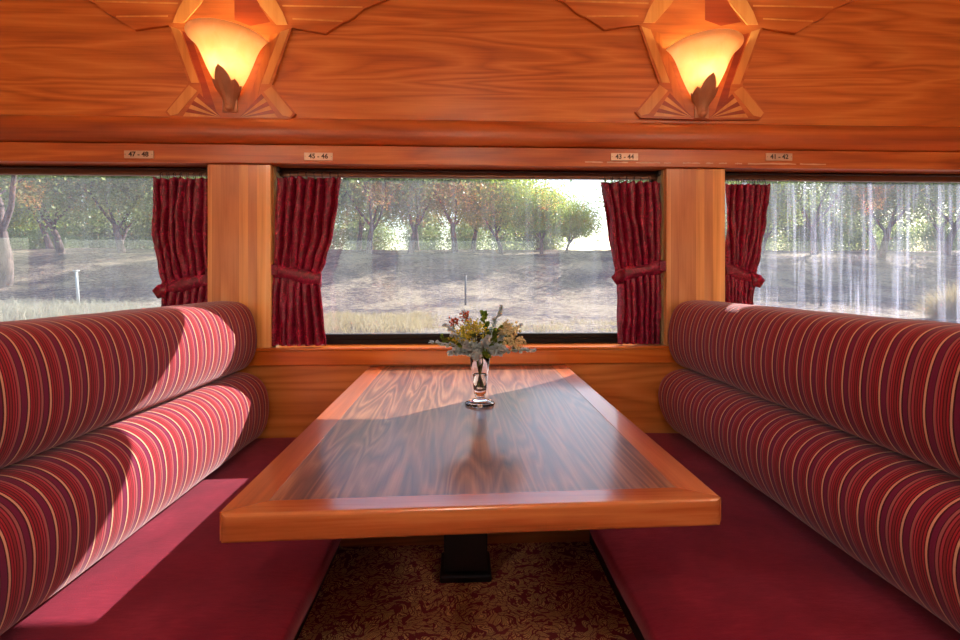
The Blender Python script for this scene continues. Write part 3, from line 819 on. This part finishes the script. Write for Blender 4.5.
# ================================================================= OUTSIDE
def gz(x, y):
    if y < 0: return -.1
    base = interp([(2.2, -.2), (5, .05), (10, .15), (15, .30), (24, 2.35), (30, 2.95), (40, 3.2), (70, 3.0)], y)
    return base+.10*mnoise.noise(Vector((x*.35, y*.35, 0)))*min(1, max(0, (y-3)/5))+.09*abs(mnoise.noise(Vector((x*.9, y*1.3, 3))))+.05*mnoise.noise(Vector((x*2.6, y*3.4, 5)))
def groundmat():
    s = NT('dry_orchard_ground')
    v = s.coords((1, 1, 1)); a = s.noise(v, .5, 5, .65, .5); b = s.noise(s.coords((1, 2.5, 1)), 5.5, 6, .75, .4); c = s.noise(v, 40, 3)
    t = s.math('ADD', s.math('MULTIPLY', a, .45), s.math('MULTIPLY', b, .55)); t = s.math('ADD', t, s.math('MULTIPLY', s.math('SUBTRACT', c, .5), .25))
    col = s.ramp([(.42, lin((84, 72, 76))), (.49, lin((146, 126, 110))), (.56, lin((214, 192, 158)))], t)  # dark patches: leaf litter, plus dappled tree shade painted into the colour
    s.pbr(col, .95, Normal=s.bump(b, 1.0, .5)); return s.m
M['ground'] = groundmat()
bm = BM(); xs = [-70+140*i/420 for i in range(421)]; ys = [2.3+(85-2.3)*(j/260)**1.7 for j in range(261)]
g = [[bm.verts.new((x, y, gz(x, y))) for x in xs] for y in ys]
for j in range(len(ys)-1):
    for i in range(len(xs)-1): bm.faces.new((g[j][i], g[j][i+1], g[j+1][i+1], g[j+1][i]))
o = obj('ground', bm, M['ground'], None, True); o['kind'] = 'structure'
bm = bxm(-90, 90, -60, -1.6, -.5, -.2); o = obj('ground', bm, M['ground']); o['kind'] = 'structure'

def barkmat():
    s = NT('grey_bark'); v = s.coords((1, 1, .25)); n = s.noise(v, 14, 5, .7)
    col = s.ramp([(.35, lin((64, 52, 50))), (.65, lin((130, 112, 104)))], n); s.pbr(col, .9, Normal=s.bump(n, .6, .05)); return s.m
M['bark'] = barkmat()
def foli(name, a, b, c):
    s = NT(name); n = s.noise(s.coords((1, 1, 1)), 1.3, 4, .8)
    oi = s.n('ShaderNodeObjectInfo'); col = s.ramp([(.3, lin(a)), (.5, lin(b)), (.7, lin(c))], n)
    hs = s.n('ShaderNodeHueSaturation'); s.l(col, hs.inputs['Color']); s.l(s.math('ADD', s.math('MULTIPLY', oi.outputs['Random'], .3), .85), hs.inputs['Value'])
    pb = s.pbr(hs.outputs[0], .35, Specular_IOR_Level=.8); t = s.n('ShaderNodeBsdfTranslucent'); s.l(hs.outputs[0], t.inputs[0]); mx = s.n('ShaderNodeMixShader'); mx.inputs[0].default_value = .5
    s.l(pb.outputs[0], mx.inputs[1]); s.l(t.outputs[0], mx.inputs[2]); s.l(mx.outputs[0], s.out.inputs[0]); return s.m
M['leaf_a'] = foli('grey_green_foliage', (94, 114, 58), (156, 172, 100), (222, 228, 160))
M['leaf_b'] = foli('yellow_green_foliage', (118, 136, 52), (176, 192, 84), (222, 230, 130))

def make_tree(seed, H, R, lean=0, nleaf=15000, lm='leaf_a', trunk_r=.13, low=1.15, forks=4, droop=.7, zmin=1.0):
    rnd = random.Random(seed)
    root = empty('orchard_tree', (0, 0, 0))
    bt = BM(); tips = []
    def grow(p, d, L, r, depth):
        n = 5; pts = [p]; rs = [r]
        for i in range(n):
            d = (d+Vector((rnd.uniform(-1, 1), rnd.uniform(-1, 1), rnd.uniform(-.2, .45)))*.16).normalized()
            p = p+d*L/n; pts.append(p); rs.append(r*(1-.45*(i+1)/n))
        tube(bt, pts, rs, 7 if depth < 2 else 5, cap=False)
        if depth >= 1: tips.append((pts[-1], depth)); tips.append((pts[3], depth))
        if depth < 4:
            for k in range(forks if depth == 0 else rnd.choice((2, 3))):
                a = rnd.uniform(0, 2*PI) if depth else 2*PI*k/forks+rnd.uniform(-.4, .4)
                sp = .75 if depth == 0 else .65
                nd = (d*.8+Vector((math.cos(a)*sp, math.sin(a)*sp, rnd.uniform(.05, .5)))).normalized()
                grow(p if k < 2 else pts[-2], nd, L*rnd.uniform(.68, .9)*(1.25 if depth == 0 else 1), rs[-1]*.72, depth+1)
    grow(Vector((0, 0, -.15)), Vector((lean, 0, 1)).normalized(), low, trunk_r, 0)
    obj('trunk', bt, M['bark'], root, True)
    bm = BM(); T = [t for t, d in tips if d >= 2]; T = [t for t in T if rnd.random() < .5]
    for i in range(nleaf):
        t = rnd.choice(T); v = Vector((rnd.gauss(0, 1), rnd.gauss(0, 1), rnd.gauss(0, .8)))*R*.105
        p = t+v-Vector((0, 0, abs(rnd.gauss(0, droop))))
        if p.z < zmin: continue
        d = Vector((rnd.uniform(-1, 1), rnd.uniform(-1, 1), rnd.uniform(-1, .5))).normalized(); u = Vector((rnd.uniform(-1, 1), rnd.uniform(-1, 1), rnd.uniform(-1, 1)))
        s_ = d.cross(u).normalized(); L = rnd.uniform(.07, .13); W = L*.30
        bm.faces.new([bm.verts.new(p), bm.verts.new(p+d*L*.5+s_*W), bm.verts.new(p+d*L), bm.verts.new(p+d*L*.5-s_*W)])
    obj('foliage', bm, M[lm], root)
    return root
protos = [make_tree(1, 7, 3.4), make_tree(2, 7, 3.2, .12, lm='leaf_a', forks=3), make_tree(3, 7, 3.4, -.08, lm='leaf_b', forks=5, trunk_r=.10, low=.9, nleaf=16000),
          make_tree(11, 6, 3.6, 0, lm='leaf_a', forks=5, trunk_r=.12, low=.7, nleaf=16000, droop=1.3, zmin=.1),
          make_tree(7, 7, 3.6, .45, lm='leaf_a', forks=3, trunk_r=.19, low=1.6)]
used = set()
def place(kind, px, y, sc, rot, label, group=None):
    o = protos[kind] if kind not in used else copy_tree(protos[kind]); used.add(kind)
    x = X(px, y); o.location = (x, y, gz(x, y)); o.scale = (sc, sc, sc); o.rotation_euler = (0, 0, rot)
    tag(o, label, 'tree', group); return o
TR = [(4, 1, 17.5, 1.45, 0, 'thick dark leaning tree at the far left edge of the left window'),
 (0, 62, 25, 1.59, 1, 'grey green tree in the left window, nearest the thick leaning tree'),
 (1, 123, 24.5, 1.59, 2.2, 'grey green tree in the middle of the left window'),
 (0, 182, 25, 1.59, 4, 'grey green tree behind the curtain of the left window'),
 (1, 318, 25, 1.67, 5, 'grey green tree partly behind the left curtain of the middle window'),
 (0, 368, 23.8, 1.45, 3, 'grey green tree with a leaning trunk at the left of the middle window'),
 (1, 409, 25.5, 1.59, 0, 'grey green tree second from the left curtain in the middle window'),
 (0, 455, 27, 1.67, 2, 'grey green tree at the centre of the middle window'),
 (2, 502, 25.5, 1.52, 0, 'yellow green tree at the centre of the middle window above the flowers'),
 (2, 541, 24.5, 1.15, 2, 'yellow green many stemmed tree right of centre in the middle window'),
 (2, 566, 25.5, 0.95, 4, 'slender yellow green tree at the edge of the sky gap'),
 (1, 672, 26, 1.59, 1, 'grey green tree partly behind the right curtain of the middle window'),
 (2, 762, 25, 1.59, 1, 'yellow green tree at the left of the streaked right window'),
 (0, 815, 24, 1.59, 5, 'grey green tree left of centre in the streaked right window'),
 (1, 880, 23, 1.59, 4, 'grey green tree right of centre in the streaked right window'),
 (0, 945, 24.5, 1.67, 2.5, 'grey green tree at the far right edge of the right window')]
for k, px, y, sc, rot, lab in TR: place(k, px, y, sc, rot, lab)
rnd = random.Random(77)
for y, step, pxs in ((31, 60, None), (40, 46, None)):
    px = -20+rnd.uniform(0, 20)
    while px < 985:
        if not (556 < px < 640):
            place(3 if y > 38 else rnd.choice((0, 1, 2, 3)), px, y+rnd.uniform(-1.5, 1.5), rnd.uniform(1.45, 1.75), rnd.uniform(0, 6), 'leafy orchard tree in the crowded rows behind the front trees', 'trees in the back rows of the orchard')
        px += step*rnd.uniform(.85, 1.15)

# stakes in the open ground
M['post_dark'] = flat('dark_steel_stake', (70, 70, 74), .6); M['post_white'] = flat('white_painted_stake', (178, 184, 184), .6)
def stake(px, y, h, rr, m, label, lean=0):
    x = X(px, y); z = gz(x, y); root = empty('marker_stake', (x, y, z)); tag(root, label, 'stake')
    bm = BM(); tube(bm, [(x, y, z-.1), (x+lean, y, z+h)], rr, 8); obj('post', bm, M[m], root)
    bm = BM(); box(bm, x+lean-rr*1.6, x+lean+rr*1.6, y-rr*1.6, y+rr*1.6, z+h-.01, z+h+.03, bev=.008); obj('cap', bm, M[m], root)
stake(465.5, 14, .95, .03, 'post_dark', 'dark thin stake in the ground beyond the middle window')
stake(79, 13.5, 1.0, .035, 'post_white', 'white stake in the ground beyond the left window', -.08)
stake(821, 13, .75, .022, 'post_dark', 'dark thin stake in the ground beyond the right window')

# dry grass
def grassmat(name, a, b):
    s = NT(name); n = s.noise(s.coords((1, 1, 1)), 2.5, 3); col = s.mix(n, lin(a), lin(b)); pb = s.pbr(col, .7)
    t = s.n('ShaderNodeBsdfTranslucent'); s.l(col, t.inputs[0]); mx = s.n('ShaderNodeMixShader'); mx.inputs[0].default_value = .4
    s.l(pb.outputs[0], mx.inputs[1]); s.l(t.outputs[0], mx.inputs[2]); s.l(mx.outputs[0], s.out.inputs[0]); return s.m
M['grass'] = grassmat('dry_grass_blades', (150, 132, 84), (206, 192, 150)); M['grass2'] = grassmat('bleached_grass_blades', (150, 148, 124), (196, 192, 168))
def tufts(name, label, area, n, h, m, seed, cat='grass', kind='stuff', wid=.006):
    rnd = random.Random(seed); bm = BM(); cl = [(rnd.uniform(*area[:2]), rnd.uniform(*area[2:])) for _ in range(max(3, n//45))]
    for i in range(n):
        cx, cy = rnd.choice(cl); x = cx+rnd.gauss(0, .16); y = cy+rnd.gauss(0, .16); z = gz(x, y)-.01
        hh = h*rnd.uniform(.4, 1); a = rnd.uniform(0, 2*PI); w = Vector((math.cos(a), math.sin(a), 0))*wid
        b = Vector((x, y, z)); l = Vector((rnd.gauss(0, .4), rnd.gauss(0, .4), 1)).normalized()*hh; sag = Vector((rnd.gauss(0, .25), rnd.gauss(0, .25), 0))*hh
        v = [bm.verts.new(b-w), bm.verts.new(b+w), bm.verts.new(b+l*.6+w*.7), bm.verts.new(b+l*.6-w*.7), bm.verts.new(b+l+sag)]
        bm.faces.new((v[0], v[1], v[2], v[3])); bm.faces.new((v[3], v[2], v[4]))
    return tag(obj(name, bm, M[m]), label, cat, kind=kind)
tufts('dry_grass', 'patch of tan dry grass low at the left of the middle window', (-3.0, -.8, 8.2, 10.5), 6000, .24, 'grass', 1)
tufts('dry_grass', 'strip of bleached dry grass along the bottom of the left window', (-14, -6.6, 9.0, 11.8), 12000, .50, 'grass2', 2)
tufts('dry_grass', 'thin dry grass low at the right of the middle window', (-.6, 3.5, 8.0, 9.5), 1500, .12, 'grass', 4)
rnd = random.Random(5)
bm = BM(); bxx, byy = X(955, 9.5), 9.5; bz = gz(bxx, byy)
for i in range(5200):
    u = rnd.uniform(0, 2*PI); ph = rnd.random()**.7*PI/2; rr = rnd.uniform(.55, 1)
    d = Vector((math.cos(u)*math.sin(ph), math.sin(u)*math.sin(ph), math.cos(ph)*.95)); a = Vector((bxx, byy, bz))+d*rr*.25; e = Vector((bxx, byy, bz))+d*rr*.98
    e += Vector((rnd.gauss(0, .05), rnd.gauss(0, .05), rnd.gauss(0, .05))); w = Vector((rnd.uniform(-1, 1), rnd.uniform(-1, 1), 0))*.006
    a.z = max(a.z, bz); e.z = max(e.z, bz+.02)
    bm.faces.new((bm.verts.new(a-w), bm.verts.new(a+w), bm.verts.new(e)))
tag(obj('dry_bush', bm, M['grass']), 'rounded tan dry bush at the lower right of the right window', 'bush')

# ================================================================= light, sky, camera
sd = Vector((-1.07, -1.0, -.975)).normalized()
sun = bpy.data.lights.new('sun', 'SUN'); sun.energy = 14; sun.angle = .009; sun.color = (1, .94, .86)
so = bpy.data.objects.new('sun', sun); link(so); so.rotation_euler = sd.to_track_quat('-Z', 'Y').to_euler(); so.location = (20, 20, 20)
W = bpy.data.worlds.new('sky'); bpy.context.scene.world = W; W.use_nodes = True
nt = W.node_tree; bg = nt.nodes['Background']; sk = nt.nodes.new('ShaderNodeTexSky'); sk.sky_type = 'NISHITA'; sk.sun_disc = False
sk.sun_elevation = math.atan2(.975, 1.465); sk.sun_rotation = math.atan2(1.07, 1.0); sk.dust_density = 1.2; sk.air_density = 1.4
nt.links.new(sk.outputs[0], bg.inputs[0]); bg.inputs[1].default_value = .36

cam = bpy.data.cameras.new('camera'); co = bpy.data.objects.new('camera', cam); link(co)
cam.sensor_width = 36; cam.lens = F/960*36; cam.shift_y = -42/960; cam.clip_start = .05; cam.clip_end = 500
co.location = (0, 0, CAMZ); co.rotation_euler = (PI/2, 0, -TH)
sc = bpy.context.scene; sc.camera = co
sc.view_settings.view_transform = 'Standard'; sc.view_settings.look = 'None'; sc.view_settings.gamma = 1; sc.view_settings.exposure = 0.0
sc.view_settings.use_curve_mapping = False
sc.cycles.max_bounces = 10; sc.cycles.transparent_max_bounces = 24; sc.cycles.use_denoising = True
